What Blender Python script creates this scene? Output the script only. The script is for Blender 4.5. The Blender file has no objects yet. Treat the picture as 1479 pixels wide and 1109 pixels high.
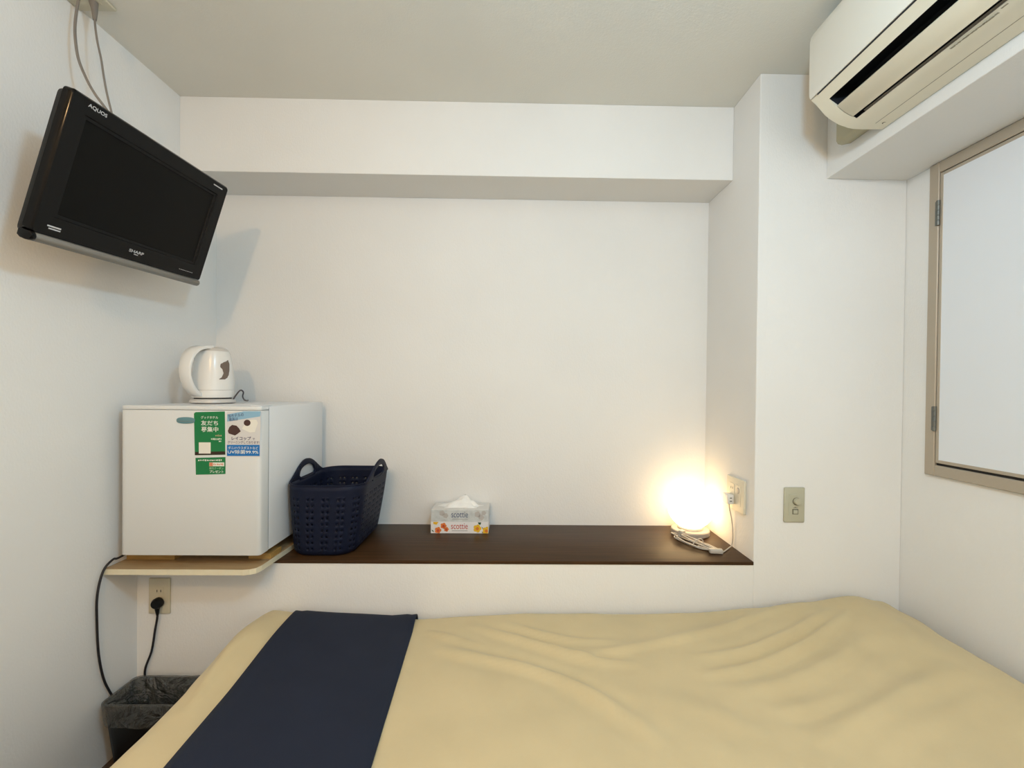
import bpy, bmesh, math, random
from math import sin, cos, pi, radians, sqrt, atan2
from mathutils import Vector, Matrix, Euler, noise
random.seed(7)
S = bpy.context.scene
C = S.collection

# ------------------------------------------------------------------ camera
F = 640.0                                   # focal length in pixels of the 1479 x 1109 frame
YAW, PITCH, ROLL, SX, SY, H = 0.0152, -0.0091, 0.0104, 11.494, 9.532, 1.21
def _cam_rows():
    cy, sy, cp, sp, cr, sr = cos(YAW), sin(YAW), cos(PITCH), sin(PITCH), cos(ROLL), sin(ROLL)
    B = Matrix(((1, 0, 0), (0, 0, -1), (0, 1, 0)))
    Ry = Matrix(((cy, 0, -sy), (0, 1, 0), (sy, 0, cy)))
    Rp = Matrix(((1, 0, 0), (0, cp, sp), (0, -sp, cp)))
    Rr = Matrix(((cr, -sr, 0), (sr, cr, 0), (0, 0, 1)))
    return Rr @ Rp @ Ry @ B                  # world -> (right, down, forward)
RW = _cam_rows()
cam_data = bpy.data.cameras.new('camera')
cam = bpy.data.objects.new('camera', cam_data); C.objects.link(cam)
cam_data.sensor_fit = 'HORIZONTAL'; cam_data.sensor_width = 36.0
cam_data.lens = 36.0 * F / 1479.0
cam_data.shift_x = -SX / 1479.0
cam_data.shift_y = SY / 1479.0
cam_data.clip_start = 0.02
rt, dn, fw = RW[0].copy(), RW[1].copy(), RW[2].copy()
cam.matrix_world = Matrix(((rt.x, -dn.x, -fw.x, 0), (rt.y, -dn.y, -fw.y, 0), (rt.z, -dn.z, -fw.z, H), (0, 0, 0, 1)))
S.camera = cam

# ------------------------------------------------------------------ light and exposure
world = bpy.data.worlds.new('world'); S.world = world
world.use_nodes = True
world.node_tree.nodes['Background'].inputs[0].default_value = (0.8, 0.85, 0.9, 1)
world.node_tree.nodes['Background'].inputs[1].default_value = 0.2
def point_light(name, loc, radius, energy, color):
    d = bpy.data.lights.new(name, 'POINT'); d.energy = energy; d.color = color; d.shadow_soft_size = radius
    o = bpy.data.objects.new(name, d); o.location = loc; C.objects.link(o); return o
point_light('ceiling_bulb', (0.24, 0.22, 1.97), 0.06, 29.0, (0.46, 0.765, 1.0))
point_light('entry_bulb', (-0.50, -0.52, 2.02), 0.05, 32.0, (1.0, 0.61, 0.27))
point_light('added_fill_light', (1.0, -0.9, 1.4), 0.25, 10.0, (1.0, 0.97, 0.88))  # unseen soft fill, added behind on the right to balance the wall tones
GLOBE_POWER = 5.0
S.view_settings.view_transform = 'Standard'
S.view_settings.look = 'None'
S.view_settings.gamma = 1.0
S.view_settings.use_curve_mapping = False
S.view_settings.exposure = -0.06

# ------------------------------------------------------------------ measured planes of the room
XL, XC, XR, XB = -1.28, 0.8452, 1.365, 1.0811
YF, YB, YM = 1.53, 1.9285, 1.7156
ZC, ZS, ZM, ZRB = 2.3018, 0.6072, 2.0195, 1.942
YREAR = -1.35

def at(u, v, X=None, Y=None, Z=None):
    """World point seen at photo pixel (u, v) on the given plane."""
    d = RW.transposed() @ Vector(((u - 739.5 - SX) / F, (v - 554.5 - SY) / F, 1.0))
    if X is not None: t = X / d.x
    elif Y is not None: t = Y / d.y
    else: t = (Z - H) / d.z
    return Vector((d.x * t, d.y * t, d.z * t + H))

# ------------------------------------------------------------------ materials
def nmat(name):
    m = bpy.data.materials.new(name); m.use_nodes = True
    return m, m.node_tree.nodes, m.node_tree.links, m.node_tree.nodes['Principled BSDF']
def mat(name, col, rough=0.5, metal=0.0, spec=0.5, noise_amt=0.0, nscale=40, bump=0.0, bscale=300, coat=0.0, alpha=1.0, detail=3.0):
    m, N, L, b = nmat(name)
    b.inputs['Base Color'].default_value = (*col, 1)
    b.inputs['Roughness'].default_value = rough
    b.inputs['Metallic'].default_value = metal
    b.inputs['Specular IOR Level'].default_value = spec
    b.inputs['Coat Weight'].default_value = coat
    b.inputs['Alpha'].default_value = alpha
    tc = N.new('ShaderNodeTexCoord')
    if noise_amt:
        n = N.new('ShaderNodeTexNoise'); n.inputs['Scale'].default_value = nscale; n.inputs['Detail'].default_value = 4
        L.new(tc.outputs['Object'], n.inputs['Vector'])
        r = N.new('ShaderNodeValToRGB')
        r.color_ramp.elements[0].position = 0.3; r.color_ramp.elements[1].position = 0.7
        r.color_ramp.elements[0].color = (*[c * (1 - noise_amt) for c in col], 1)
        r.color_ramp.elements[1].color = (*[min(1, c * (1 + noise_amt)) for c in col], 1)
        L.new(n.outputs['Fac'], r.inputs['Fac']); L.new(r.outputs['Color'], b.inputs['Base Color'])
    if bump:
        n2 = N.new('ShaderNodeTexNoise'); n2.inputs['Scale'].default_value = bscale; n2.inputs['Detail'].default_value = detail
        L.new(tc.outputs['Object'], n2.inputs['Vector'])
        bp = N.new('ShaderNodeBump'); bp.inputs['Strength'].default_value = bump; bp.inputs['Distance'].default_value = 0.002
        L.new(n2.outputs['Fac'], bp.inputs['Height']); L.new(bp.outputs['Normal'], b.inputs['Normal'])
    return m
def wood(name, dark, light, scale=(1.5, 30, 30), rough=0.4, coat=0.0, spec=0.5):
    m, N, L, b = nmat(name)
    tc = N.new('ShaderNodeTexCoord'); mp = N.new('ShaderNodeMapping'); mp.inputs['Scale'].default_value = scale
    n = N.new('ShaderNodeTexNoise'); n.inputs['Scale'].default_value = 2.0; n.inputs['Detail'].default_value = 8; n.inputs['Roughness'].default_value = 0.65
    L.new(tc.outputs['Object'], mp.inputs['Vector']); L.new(mp.outputs['Vector'], n.inputs['Vector'])
    r = N.new('ShaderNodeValToRGB'); r.color_ramp.elements[0].position = 0.32; r.color_ramp.elements[1].position = 0.7
    r.color_ramp.elements[0].color = (*dark, 1); r.color_ramp.elements[1].color = (*light, 1)
    L.new(n.outputs['Fac'], r.inputs['Fac']); L.new(r.outputs['Color'], b.inputs['Base Color'])
    b.inputs['Roughness'].default_value = rough; b.inputs['Coat Weight'].default_value = coat
    b.inputs['Specular IOR Level'].default_value = spec
    bp = N.new('ShaderNodeBump'); bp.inputs['Strength'].default_value = 0.15; bp.inputs['Distance'].default_value = 0.001
    L.new(n.outputs['Fac'], bp.inputs['Height']); L.new(bp.outputs['Normal'], b.inputs['Normal'])
    return m
def wallpaper(name, col, seam_axis=None, period=0.92, offset=0.0):
    """White embossed wallpaper: fine grain, faint joints between the strips, slight discolouring."""
    m, N, L, b = nmat(name)
    tc = N.new('ShaderNodeTexCoord')
    n1 = N.new('ShaderNodeTexNoise'); n1.inputs['Scale'].default_value = 2.2; n1.inputs['Detail'].default_value = 3
    L.new(tc.outputs['Object'], n1.inputs['Vector'])
    r = N.new('ShaderNodeValToRGB'); r.color_ramp.elements[0].position = 0.3; r.color_ramp.elements[1].position = 0.7
    r.color_ramp.elements[0].color = (*[c * 0.975 for c in col], 1); r.color_ramp.elements[1].color = (*[c * 1.02 for c in col], 1)
    L.new(n1.outputs['Fac'], r.inputs['Fac']); L.new(r.outputs['Color'], b.inputs['Base Color'])
    b.inputs['Roughness'].default_value = 0.75; b.inputs['Specular IOR Level'].default_value = 0.25
    n2 = N.new('ShaderNodeTexNoise'); n2.inputs['Scale'].default_value = 190; n2.inputs['Detail'].default_value = 2
    mp = N.new('ShaderNodeMapping'); mp.inputs['Scale'].default_value = (1, 1, 0.6)
    L.new(tc.outputs['Object'], mp.inputs['Vector']); L.new(mp.outputs['Vector'], n2.inputs['Vector'])
    bp = N.new('ShaderNodeBump'); bp.inputs['Strength'].default_value = 0.28; bp.inputs['Distance'].default_value = 0.002
    L.new(n2.outputs['Fac'], bp.inputs['Height'])
    last = bp
    if seam_axis is not None:
        sp = N.new('ShaderNodeSeparateXYZ'); L.new(tc.outputs['Object'], sp.inputs[0])
        a = N.new('ShaderNodeMath'); a.operation = 'ADD'; a.inputs[1].default_value = offset + 10 * period
        L.new(sp.outputs[seam_axis], a.inputs[0])
        md = N.new('ShaderNodeMath'); md.operation = 'MODULO'; md.inputs[1].default_value = period; L.new(a.outputs[0], md.inputs[0])
        lt = N.new('ShaderNodeMath'); lt.operation = 'LESS_THAN'; lt.inputs[1].default_value = 0.0025; L.new(md.outputs[0], lt.inputs[0])
        b2 = N.new('ShaderNodeBump'); b2.inputs['Strength'].default_value = 0.5; b2.inputs['Distance'].default_value = 0.0008
        L.new(lt.outputs[0], b2.inputs['Height']); L.new(bp.outputs['Normal'], b2.inputs['Normal']); last = b2
    L.new(last.outputs['Normal'], b.inputs['Normal'])
    return m
def weave(name, col, scale=900, bump=0.25, rough=0.85, sheen=0.15, mottle=0.05):
    m, N, L, b = nmat(name)
    tc = N.new('ShaderNodeTexCoord')
    n1 = N.new('ShaderNodeTexNoise'); n1.inputs['Scale'].default_value = 6; n1.inputs['Detail'].default_value = 5
    L.new(tc.outputs['Object'], n1.inputs['Vector'])
    r = N.new('ShaderNodeValToRGB'); r.color_ramp.elements[0].position = 0.3; r.color_ramp.elements[1].position = 0.7
    r.color_ramp.elements[0].color = (*[c * (1 - mottle) for c in col], 1); r.color_ramp.elements[1].color = (*[c * (1 + mottle) for c in col], 1)
    L.new(n1.outputs['Fac'], r.inputs['Fac']); L.new(r.outputs['Color'], b.inputs['Base Color'])
    b.inputs['Roughness'].default_value = rough; b.inputs['Sheen Weight'].default_value = sheen
    b.inputs['Specular IOR Level'].default_value = 0.2
    n2 = N.new('ShaderNodeTexNoise'); n2.inputs['Scale'].default_value = scale; n2.inputs['Detail'].default_value = 1
    L.new(tc.outputs['Object'], n2.inputs['Vector'])
    bp = N.new('ShaderNodeBump'); bp.inputs['Strength'].default_value = bump; bp.inputs['Distance'].default_value = 0.001
    L.new(n2.outputs['Fac'], bp.inputs['Height']); L.new(bp.outputs['Normal'], b.inputs['Normal'])
    return m
WALLC = (0.81, 0.81, 0.795)
M_wall_x = wallpaper('wallpaper_along_x', WALLC, 0, 0.92, 0.045)
M_wall_y = wallpaper('wallpaper_along_y', WALLC, 1, 0.92, 0.3)
M_ceil = wallpaper('ceiling_paper', (0.79, 0.775, 0.71))
M_floor = wood('floor_wood', (0.05, 0.03, 0.02), (0.09, 0.055, 0.035), (3, 40, 40), 0.5)
M_ledge = wood('dark_ledge_wood', (0.030, 0.015, 0.006), (0.085, 0.042, 0.018), (1.2, 45, 45), 0.38, 0.0, 0.16)
M_ply = wood('board_wood', (0.36, 0.24, 0.12), (0.50, 0.35, 0.19), (2, 40, 40), 0.5)
M_plyedge = mat('cream_edge_band', (0.74, 0.68, 0.50), 0.5, noise_amt=0.03)
M_block = wood('yellow_block_wood', (0.34, 0.19, 0.05), (0.50, 0.30, 0.09), (8, 60, 60), 0.6)
M_fridge = mat('fridge_enamel', (0.70, 0.72, 0.72), 0.42, bump=0.06, bscale=250)
M_fridge_side = mat('fridge_side_enamel', (0.76, 0.78, 0.80), 0.4, bump=0.05, bscale=250)
M_gasket = mat('grey_gasket', (0.20, 0.20, 0.20), 0.6)
M_badge = mat('teal_badge', (0.13, 0.27, 0.30), 0.3, metal=0.3)
M_white = mat('white_plastic', (0.80, 0.79, 0.76), 0.22)
M_grey = mat('grey_plastic', (0.42, 0.40, 0.37), 0.35)
M_taupe = mat('smoked_gauge', (0.16, 0.12, 0.095), 0.18)
M_black = mat('black_plastic', (0.008, 0.008, 0.008), 0.35, spec=0.2)
M_blackgloss = mat('black_gloss', (0.004, 0.004, 0.004), 0.14, spec=0.16)
M_screen = mat('dark_screen', (0.0035, 0.0035, 0.003), 0.28, spec=0.10)
M_silver = mat('silver_bar', (0.23, 0.22, 0.20), 0.42, metal=0.35)
M_logo = mat('logo_grey', (0.55, 0.55, 0.55), 0.5)
M_basket = mat('navy_plastic', (0.007, 0.0105, 0.028), 0.5, spec=0.16, bump=0.05, bscale=500)
M_beige = mat('beige_plate', (0.47, 0.46, 0.35), 0.4)
M_beige2 = mat('beige_plate_light', (0.60, 0.56, 0.43), 0.4)
M_ivory = mat('ivory_plate', (0.74, 0.69, 0.55), 0.4)
M_dark = mat('dark_slot', (0.02, 0.02, 0.02), 0.7)
M_slotgrey = mat('slot_grey', (0.16, 0.15, 0.11), 0.7)
M_ac = mat('aged_white_casing', (0.84, 0.82, 0.74), 0.38)
M_acd = mat('aged_cream_casing', (0.82, 0.78, 0.64), 0.38)
M_acduct = mat('duct_black', (0.012, 0.014, 0.02), 0.6)
M_acline = mat('duct_brown', (0.09, 0.075, 0.055), 0.6)
M_frame = mat('tan_aluminium', (0.43, 0.37, 0.29), 0.45, metal=0.1)
M_panel = mat('shutter_white', (0.77, 0.81, 0.86), 0.55, bump=0.05, bscale=160)
M_hinge = mat('grey_steel', (0.16, 0.17, 0.16), 0.4, metal=0.7)
M_sheet = weave('cream_bedspread', (0.60, 0.49, 0.29))
M_runner = weave('navy_runner', (0.014, 0.019, 0.036), 700, 0.3, 0.9, 0.03, 0.08)
M_matt = weave('mattress_ticking', (0.55, 0.53, 0.48))
M_bedbase = mat('black_bed_base', (0.014, 0.012, 0.012), 0.6)
M_cable = mat('grey_cable', (0.21, 0.19, 0.17), 0.5)
M_cord = mat('black_cord', (0.012, 0.011, 0.014), 0.45)
M_lampcord = mat('grey_lamp_cord', (0.50, 0.46, 0.40), 0.45)
M_lampbase = mat('lamp_base_metal', (0.45, 0.42, 0.38), 0.35, metal=0.2)
M_tissue = mat('tissue_paper', (0.86, 0.85, 0.82), 0.9)
M_card_silver = mat('silver_blue_card', (0.60, 0.63, 0.63), 0.45, noise_amt=0.12, nscale=60)
M_card_white = mat('white_card', (0.80, 0.79, 0.80), 0.45)
M_cardtop = mat('pale_card_top', (0.70, 0.68, 0.65), 0.5)
def flat(name, col): return mat(name, col, 0.55, spec=0.3)
P_navy = flat('print_navy', (0.07, 0.10, 0.20)); P_red = flat('print_red', (0.52, 0.07, 0.05))
P_orange = flat('print_orange', (0.72, 0.20, 0.04)); P_yellow = flat('print_yellow', (0.80, 0.48, 0.03))
P_leaf = flat('print_leaf', (0.03, 0.10, 0.05)); P_pale = flat('print_pale_flower', (0.50, 0.48, 0.46))
P_green = flat('print_green', (0.012, 0.19, 0.06)); P_white = flat('print_white', (0.78, 0.82, 0.74))
P_brown = flat('print_brown', (0.035, 0.02, 0.012)); P_blue = flat('print_blue', (0.01, 0.16, 0.48))
P_sky = flat('print_sky', (0.26, 0.46, 0.62)); P_paper = flat('print_paper', (0.66, 0.65, 0.64))
P_ink = flat('print_ink', (0.07, 0.06, 0.13)); P_salmon = flat('print_salmon', (0.70, 0.24, 0.13))
P_sand = flat('print_sand', (0.55, 0.45, 0.27)); P_grey = flat('print_grey', (0.30, 0.30, 0.30)); P_mint = flat('print_mint', (0.36, 0.62, 0.40))
P_offw = flat('print_offwhite', (0.80, 0.78, 0.70)); P_choc = flat('print_choc', (0.07, 0.035, 0.03))

# ------------------------------------------------------------------ mesh helpers
class MB:
    def __init__(s): s.v = []; s.f = []; s.m = []
    def add(s, vs, fs, mi=0):
        o = len(s.v); s.v += [Vector(p) for p in vs]; s.f += [tuple(i + o for i in f) for f in fs]; s.m += [mi] * len(fs); return s
    def bm(s, bm, mi=0, M=None):
        bm.verts.index_update()
        s.add([(M @ v.co if M else v.co.copy()) for v in bm.verts], [[v.index for v in f.verts] for f in bm.faces], mi); bm.free(); return s
    def box(s, x0, x1, y0, y1, z0, z1, bev=0.0, seg=2, mi=0, M=None):
        bm = bmesh.new(); bmesh.ops.create_cube(bm, size=1)
        for v in bm.verts: v.co = Vector(((x0 + x1) / 2 + v.co.x * (x1 - x0), (y0 + y1) / 2 + v.co.y * (y1 - y0), (z0 + z1) / 2 + v.co.z * (z1 - z0)))
        if bev: bmesh.ops.bevel(bm, geom=list(bm.edges), offset=bev, segments=seg, profile=0.5, affect='EDGES')
        return s.bm(bm, mi, M)
    def prism(s, poly, axis, a, b, bev=0.0, seg=2, mi=0, M=None):
        """Extrude a 2D polygon along an axis ('X': poly=(y,z), 'Y': (x,z), 'Z': (x,y))."""
        def P(p, t): return {'X': (t, p[0], p[1]), 'Y': (p[0], t, p[1]), 'Z': (p[0], p[1], t)}[axis]
        bm = bmesh.new(); A = [bm.verts.new(P(p, a)) for p in poly]; B = [bm.verts.new(P(p, b)) for p in poly]; n = len(poly)
        ca = bm.faces.new(A); cb = bm.faces.new(B[::-1])
        for i in range(n): bm.faces.new((A[i], B[i], B[(i + 1) % n], A[(i + 1) % n]))
        bmesh.ops.recalc_face_normals(bm, faces=bm.faces)
        if bev:
            es = [e for e in bm.edges if (ca in e.link_faces) or (cb in e.link_faces)]
            bmesh.ops.bevel(bm, geom=es, offset=bev, segments=seg, profile=0.5, affect='EDGES')
        return s.bm(bm, mi, M)
    def lathe(s, prof, cx, cy, n=40, mi=0, M=None):
        vs, fs = [], []
        for r, z in prof:
            for k in range(n): t = 2 * pi * k / n; vs.append((cx + r * cos(t), cy + r * sin(t), z))
        for j in range(len(prof) - 1):
            for k in range(n): a = j * n + k; b = j * n + (k + 1) % n; fs.append((a, b, b + n, a + n))
        fs.append(tuple(range(n - 1, -1, -1))); o = (len(prof) - 1) * n; fs.append(tuple(o + k for k in range(n)))
        if M: vs = [M @ Vector(p) for p in vs]
        return s.add(vs, fs, mi)
    def tube(s, pts, r, n=8, mi=0, smooth=6, flat=1.0):
        P = catmull(pts, smooth) if smooth else [Vector(p) for p in pts]
        R = r if callable(r) else (lambda t: r)
        vs, fs = [], []; up = None
        for i, p in enumerate(P):
            d = (P[min(i + 1, len(P) - 1)] - P[max(i - 1, 0)]).normalized()
            if up is None: up = d.orthogonal().normalized()
            up = (up - d * up.dot(d)).normalized(); sd = d.cross(up)
            rr = R(i / (len(P) - 1))
            for k in range(n): t = 2 * pi * k / n; vs.append(p + (up * cos(t) + sd * sin(t) * flat) * rr)
        for j in range(len(P) - 1):
            for k in range(n): a = j * n + k; b = j * n + (k + 1) % n; fs.append((a, b, b + n, a + n))
        fs.append(tuple(range(n - 1, -1, -1))); o = (len(P) - 1) * n; fs.append(tuple(o + k for k in range(n)))
        return s.add(vs, fs, mi)
    def grid(s, rows, mi=0, closed=False):
        nr, nc = len(rows), len(rows[0]); vs = [p for r in rows for p in r]; fs = []
        for j in range(nr - 1):
            for k in range(nc if closed else nc - 1): a = j * nc + k; b = j * nc + (k + 1) % nc; fs.append((a, b, b + nc, a + nc))
        return s.add(vs, fs, mi)
    def text(s, body, M, x0, x1, y0, y1, mi=0, bold=0.0):
        """Lettering fitted into the box x0..x1, y0..y1 of the plane M."""
        cu = bpy.data.curves.new('lettering', 'FONT'); cu.body = body; cu.size = 1; cu.resolution_u = 3; cu.offset = bold
        o = bpy.data.objects.new('lettering', cu); C.objects.link(o)
        me = bpy.data.meshes.new_from_object(o.evaluated_get(bpy.context.evaluated_depsgraph_get()))
        vs = [v.co.copy() for v in me.vertices]; fs = [tuple(p.vertices) for p in me.polygons]
        bpy.data.objects.remove(o); bpy.data.curves.remove(cu); bpy.data.meshes.remove(me)
        if not vs: return s
        ax, bx = min(v.x for v in vs), max(v.x for v in vs); ay, by = min(v.y for v in vs), max(v.y for v in vs)
        out = [M @ Vector((x0 + (v.x - ax) / (bx - ax) * (x1 - x0), y0 + (v.y - ay) / max(1e-6, by - ay) * (y1 - y0), 0)) for v in vs]
        return s.add(out, fs, mi)
    def poly(s, pts, M, mi=0):
        return s.add([M @ Vector((p[0], p[1], 0)) for p in pts], [tuple(range(len(pts)))], mi)

def catmull(pts, n):
    P = [Vector(p) for p in pts]; out = []
    if len(P) < 3: return P
    for i in range(len(P) - 1):
        a = P[i - 1] if i else 2 * P[0] - P[1]; b = P[i]; c = P[i + 1]; d = P[i + 2] if i + 2 < len(P) else 2 * P[-1] - P[-2]
        for k in range(n):
            t = k / n
            out.append(0.5 * ((2 * b) + (c - a) * t + (2 * a - 5 * b + 4 * c - d) * t * t + (3 * b - a - 3 * c + d) * t ** 3))
    out.append(P[-1]); return out

def root_of(p):
    while p.parent: p = p.parent
    return p
def obj(name, mb, mats, parent=None, origin=None, smooth=35, local=False, recalc=True):
    """Link a mesh; coordinates are world ones unless local; a child keeps its thing's base as origin."""
    org = Vector((0, 0, 0))
    if parent and not local: org = root_of(parent).location.copy()
    elif origin is not None: org = Vector(origin)
    me = bpy.data.meshes.new(name)
    me.from_pydata([tuple(v - org) for v in mb.v], [], mb.f)
    for m in (mats if isinstance(mats, (list, tuple)) else [mats]): me.materials.append(m)
    for p, i in zip(me.polygons, mb.m): p.material_index = i
    if recalc:
        bm = bmesh.new(); bm.from_mesh(me); bmesh.ops.recalc_face_normals(bm, faces=bm.faces); bm.to_mesh(me); bm.free()
    if smooth:
        for p in me.polygons: p.use_smooth = True
        me.set_sharp_from_angle(angle=radians(smooth))
    o = bpy.data.objects.new(name, me); C.objects.link(o)
    if parent: o.parent = parent
    else: o.location = org
    return o
def tag(o, label, cat, group=None):
    o['label'] = label; o['category'] = cat
    if group: o['group'] = group
    return o
def thing(name, label, cat, loc, rot=None, group=None):
    o = bpy.data.objects.new(name, None); o.empty_display_size = 0.05; C.objects.link(o); o.location = loc
    if rot: o.rotation_euler = rot
    return tag(o, label, cat, group)
def struct(name, mb, m, origin=None, **k):
    o = obj(name, mb, m, None, origin, **k); o['kind'] = 'structure'; return o

# ------------------------------------------------------------------ the room
T = 0.1
struct('floor', MB().box(XL - T, XR + T, YREAR - T, YB + T, -0.1, 0), M_floor, smooth=0)
struct('ceiling', MB().box(XL - T, XR + T, YREAR - T, YB + T, ZC, ZC + 0.1), M_ceil, smooth=0)
struct('wall_left', MB().box(XL - T, XL, YREAR - T, YB + T, 0, ZC), M_wall_y, smooth=0)
struct('wall_right', MB().box(XR, XR + T, YREAR - T, YB + T, 0, ZC), M_wall_y, smooth=0)
struct('wall_rear', MB().box(XL, XR, YREAR - T, YREAR, 0, ZC), M_wall_x, smooth=0)
struct('wall_back', MB().box(XL, XC, YB, YB + T, ZS - 0.012, ZC), M_wall_x, smooth=0)
struct('wall_low_front', MB().box(XL, XC, YF, YB + T, 0, ZS - 0.0122), M_wall_x, smooth=0)
struct('wall_column', MB().box(XC, XR, YF, YB + T, 0, ZC, 0.002, 1), M_wall_x, smooth=0)
struct('ceiling_beam_back', MB().box(XL, XC, YM, YB, ZM, ZC, 0.0015, 1), M_wall_x, smooth=0)
struct('ceiling_beam_right', MB().box(XB, XR, YREAR, YF, ZRB, ZC, 0.0015, 1), M_wall_y, smooth=0)

# window with its hinged white shutter
def frame_ring(mb, y0, y1, z0, z1, w, xa, xb, bev=0.002, wb=None):
    wb = w if wb is None else wb
    mb.box(xa, xb, y1 - w, y1, z0, z1, bev, 1); mb.box(xa, xb, y0, y0 + w, z0, z1, bev, 1)
    mb.box(xa, xb, y0 + w, y1 - w, z1 - w, z1, bev, 1); mb.box(xa, xb, y0 + w, y1 - w, z0, z0 + wb, bev, 1)
    return mb
WY0, WY1, WZ0, WZ1 = 0.35, 1.434, 0.938, 1.9405
win = bpy.data.objects.new('window_1', None); C.objects.link(win); win.location = (XR, (WY0 + WY1) / 2, WZ0); win['kind'] = 'structure'
win['label'] = 'tan framed window on the right wall, covered by a white hinged shutter'
obj('window_frame', frame_ring(MB(), WY0, WY1, WZ0, WZ1, 0.034, XR - 0.013, XR - 0.0003, 0.0025), M_frame, win)
obj('shadow_gap', MB().box(XR - 0.004, XR - 0.0004, WY0 + 0.03, WY1 - 0.03, WZ0 + 0.03, WZ1 - 0.03), M_dark, win, smooth=0)
sh = obj('shutter_panel', MB().box(XR - 0.0105, XR - 0.0045, WY0 + 0.046, WY1 - 0.046, WZ0 + 0.050, WZ1 - 0.046, 0.001, 1), M_panel, win)
obj('shutter_edge', frame_ring(MB(), WY0 + 0.037, WY1 - 0.0370, WZ0 + 0.042, WZ1 - 0.0370, 0.010, XR - 0.0115, XR - 0.0045, 0.001), M_frame, sh)
for zc_ in (1.778, 1.121):
    hb = MB()
    for k in range(5): hb.lathe([(0.0052, -0.0078), (0.0058, -0.0072), (0.0058, 0.0072), (0.0052, 0.0078)], XR - 0.0135, WY1 - 0.034, 12, M=Matrix.Translation((0, 0, zc_ - 0.032 + k * 0.016)))
    hb.box(XR - 0.0145, XR - 0.0125, WY1 - 0.034, WY1 - 0.024, zc_ - 0.038, zc_ + 0.038)
    obj('hinge', hb, M_hinge, win)

# ------------------------------------------------------------------ bed: base, mattress, bedspread, runner
BX0, BX1, BY0, BY1 = -0.825, 1.318, 0.12, 1.512
def interp(x, T_):
    if x <= T_[0][0]: return T_[0][1]
    for (a, va), (b, vb) in zip(T_, T_[1:]):
        if x <= b:
            t = (x - a) / (b - a); t = t * t * (3 - 2 * t); return va + (vb - va) * t
    return T_[-1][1]
FAR = [(-0.83, 0.440), (-0.72, 0.443), (-0.32, 0.428), (-0.09, 0.443), (0.05, 0.450), (0.38, 0.449), (0.62, 0.452), (0.835, 0.471), (1.0, 0.492), (1.16, 0.515), (1.25, 0.500), (1.32, 0.470)]
NEAR = [(-0.83, 0.438), (-0.7, 0.440), (0.2, 0.440), (0.7, 0.446), (1.0, 0.462), (1.2, 0.485), (1.32, 0.476)]
def px_path(*uv): return [at(u, v, Z=0.448) for u, v in uv]
CREASES = [  # path, height, width, sharp
    (px_path((800, 951), (870, 942), (960, 928), (1050, 911), (1110, 897), (1150, 889)), 0.007, 0.011, 1),
    (px_path((1000, 948), (1060, 944), (1110, 935), (1160, 918), (1200, 901)), 0.008, 0.017, 0),
    (px_path((1010, 975), (1090, 962), (1150, 945), (1195, 925), (1225, 905)), 0.009, 0.016, 0),
    (px_path((1060, 995), (1140, 985), (1210, 962), (1260, 935)), 0.006, 0.022, 0),
    (px_path((1110, 1028), (1180, 1018), (1260, 1000)), 0.004, 0.02, 0),
    (px_path((1180, 1072), (1250, 1040), (1320, 1012), (1385, 990)), 0.011, 0.032, 0),
    (px_path((1230, 1095), (1330, 1050), (1420, 1020)), 0.006, 0.03, 0),
    (px_path((625, 930), (690, 945), (760, 962), (840, 990), (900, 1022)), 0.007, 0.018, 0),
    (px_path((680, 900), (730, 916), (790, 934), (860, 952), (930, 958)), 0.007, 0.016, 0),
    (px_path((725, 897), (770, 912), (830, 924), (900, 926)), 0.005, 0.013, 0),
    (px_path((612, 905), (640, 912), (690, 930)), 0.004, 0.012, 0),
    (px_path((800, 975), (860, 1005), (920, 1040), (960, 1075)), 0.005, 0.022, 0),
    (px_path((352, 930), (320, 962), (296, 992), (270, 1030)), 0.007, 0.016, 0),
    (px_path((330, 925), (300, 955), (268, 990)), 0.004, 0.012, 0),
    (px_path((1285, 884), (1330, 915), (1380, 940)), 0.004, 0.010, 1),
    (px_path((960, 1000), (1040, 1030), (1100, 1060)), 0.003, 0.03, 0),
]
CR = [([Vector((p.x, p.y)) for p in catmull(path, 5)], a * 1.7, w, s) for path, a, w, s in CREASES]
def creases(x, y):
    q = Vector((x, y)); z = 0.0
    for P, a, w, s in CR:
        best = 9; bt = 0; side = 1
        for i in range(len(P) - 1):
            d = P[i + 1] - P[i]; t = max(0, min(1, (q - P[i]).dot(d) / d.length_squared)); e = q - (P[i] + d * t); l = e.length
            if l < best: best = l; bt = (i + t) / (len(P) - 1); side = 1 if d.x * e.y - d.y * e.x > 0 else -1
        if best < 4 * w:
            env = sin(pi * min(1, max(0, bt))) ** 0.6 if 0 < bt < 1 else 0
            if s: z += a * env * (math.exp(-(best / w) ** 2) if side < 0 else math.exp(-(best / (2.5 * w)) ** 2))
            else: z += a * env * (math.exp(-(best / w) ** 2) - 0.35 * math.exp(-((best - 1.6 * w) / w) ** 2))
    return z
def bed_top(x, y, wr=1.0):
    t = max(0.0, min(1.0, (y - 0.85) / (1.45 - 0.85))); t = t * t * (3 - 2 * t)
    z = interp(x, NEAR) * (1 - t) + interp(x, FAR) * t
    z += 0.042 * math.exp(-((x + 0.80) / 0.085) ** 2 - ((y - 1.33) / 0.17) ** 2)
    z += wr * (0.006 * noise.noise(Vector((x * 3.1, y * 3.1, 3.3))) + 0.0022 * noise.noise(Vector((x * 11 + y * 6, y * 15, 1.3))))
    if wr: z += wr * creases(x, y)
    return z
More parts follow.
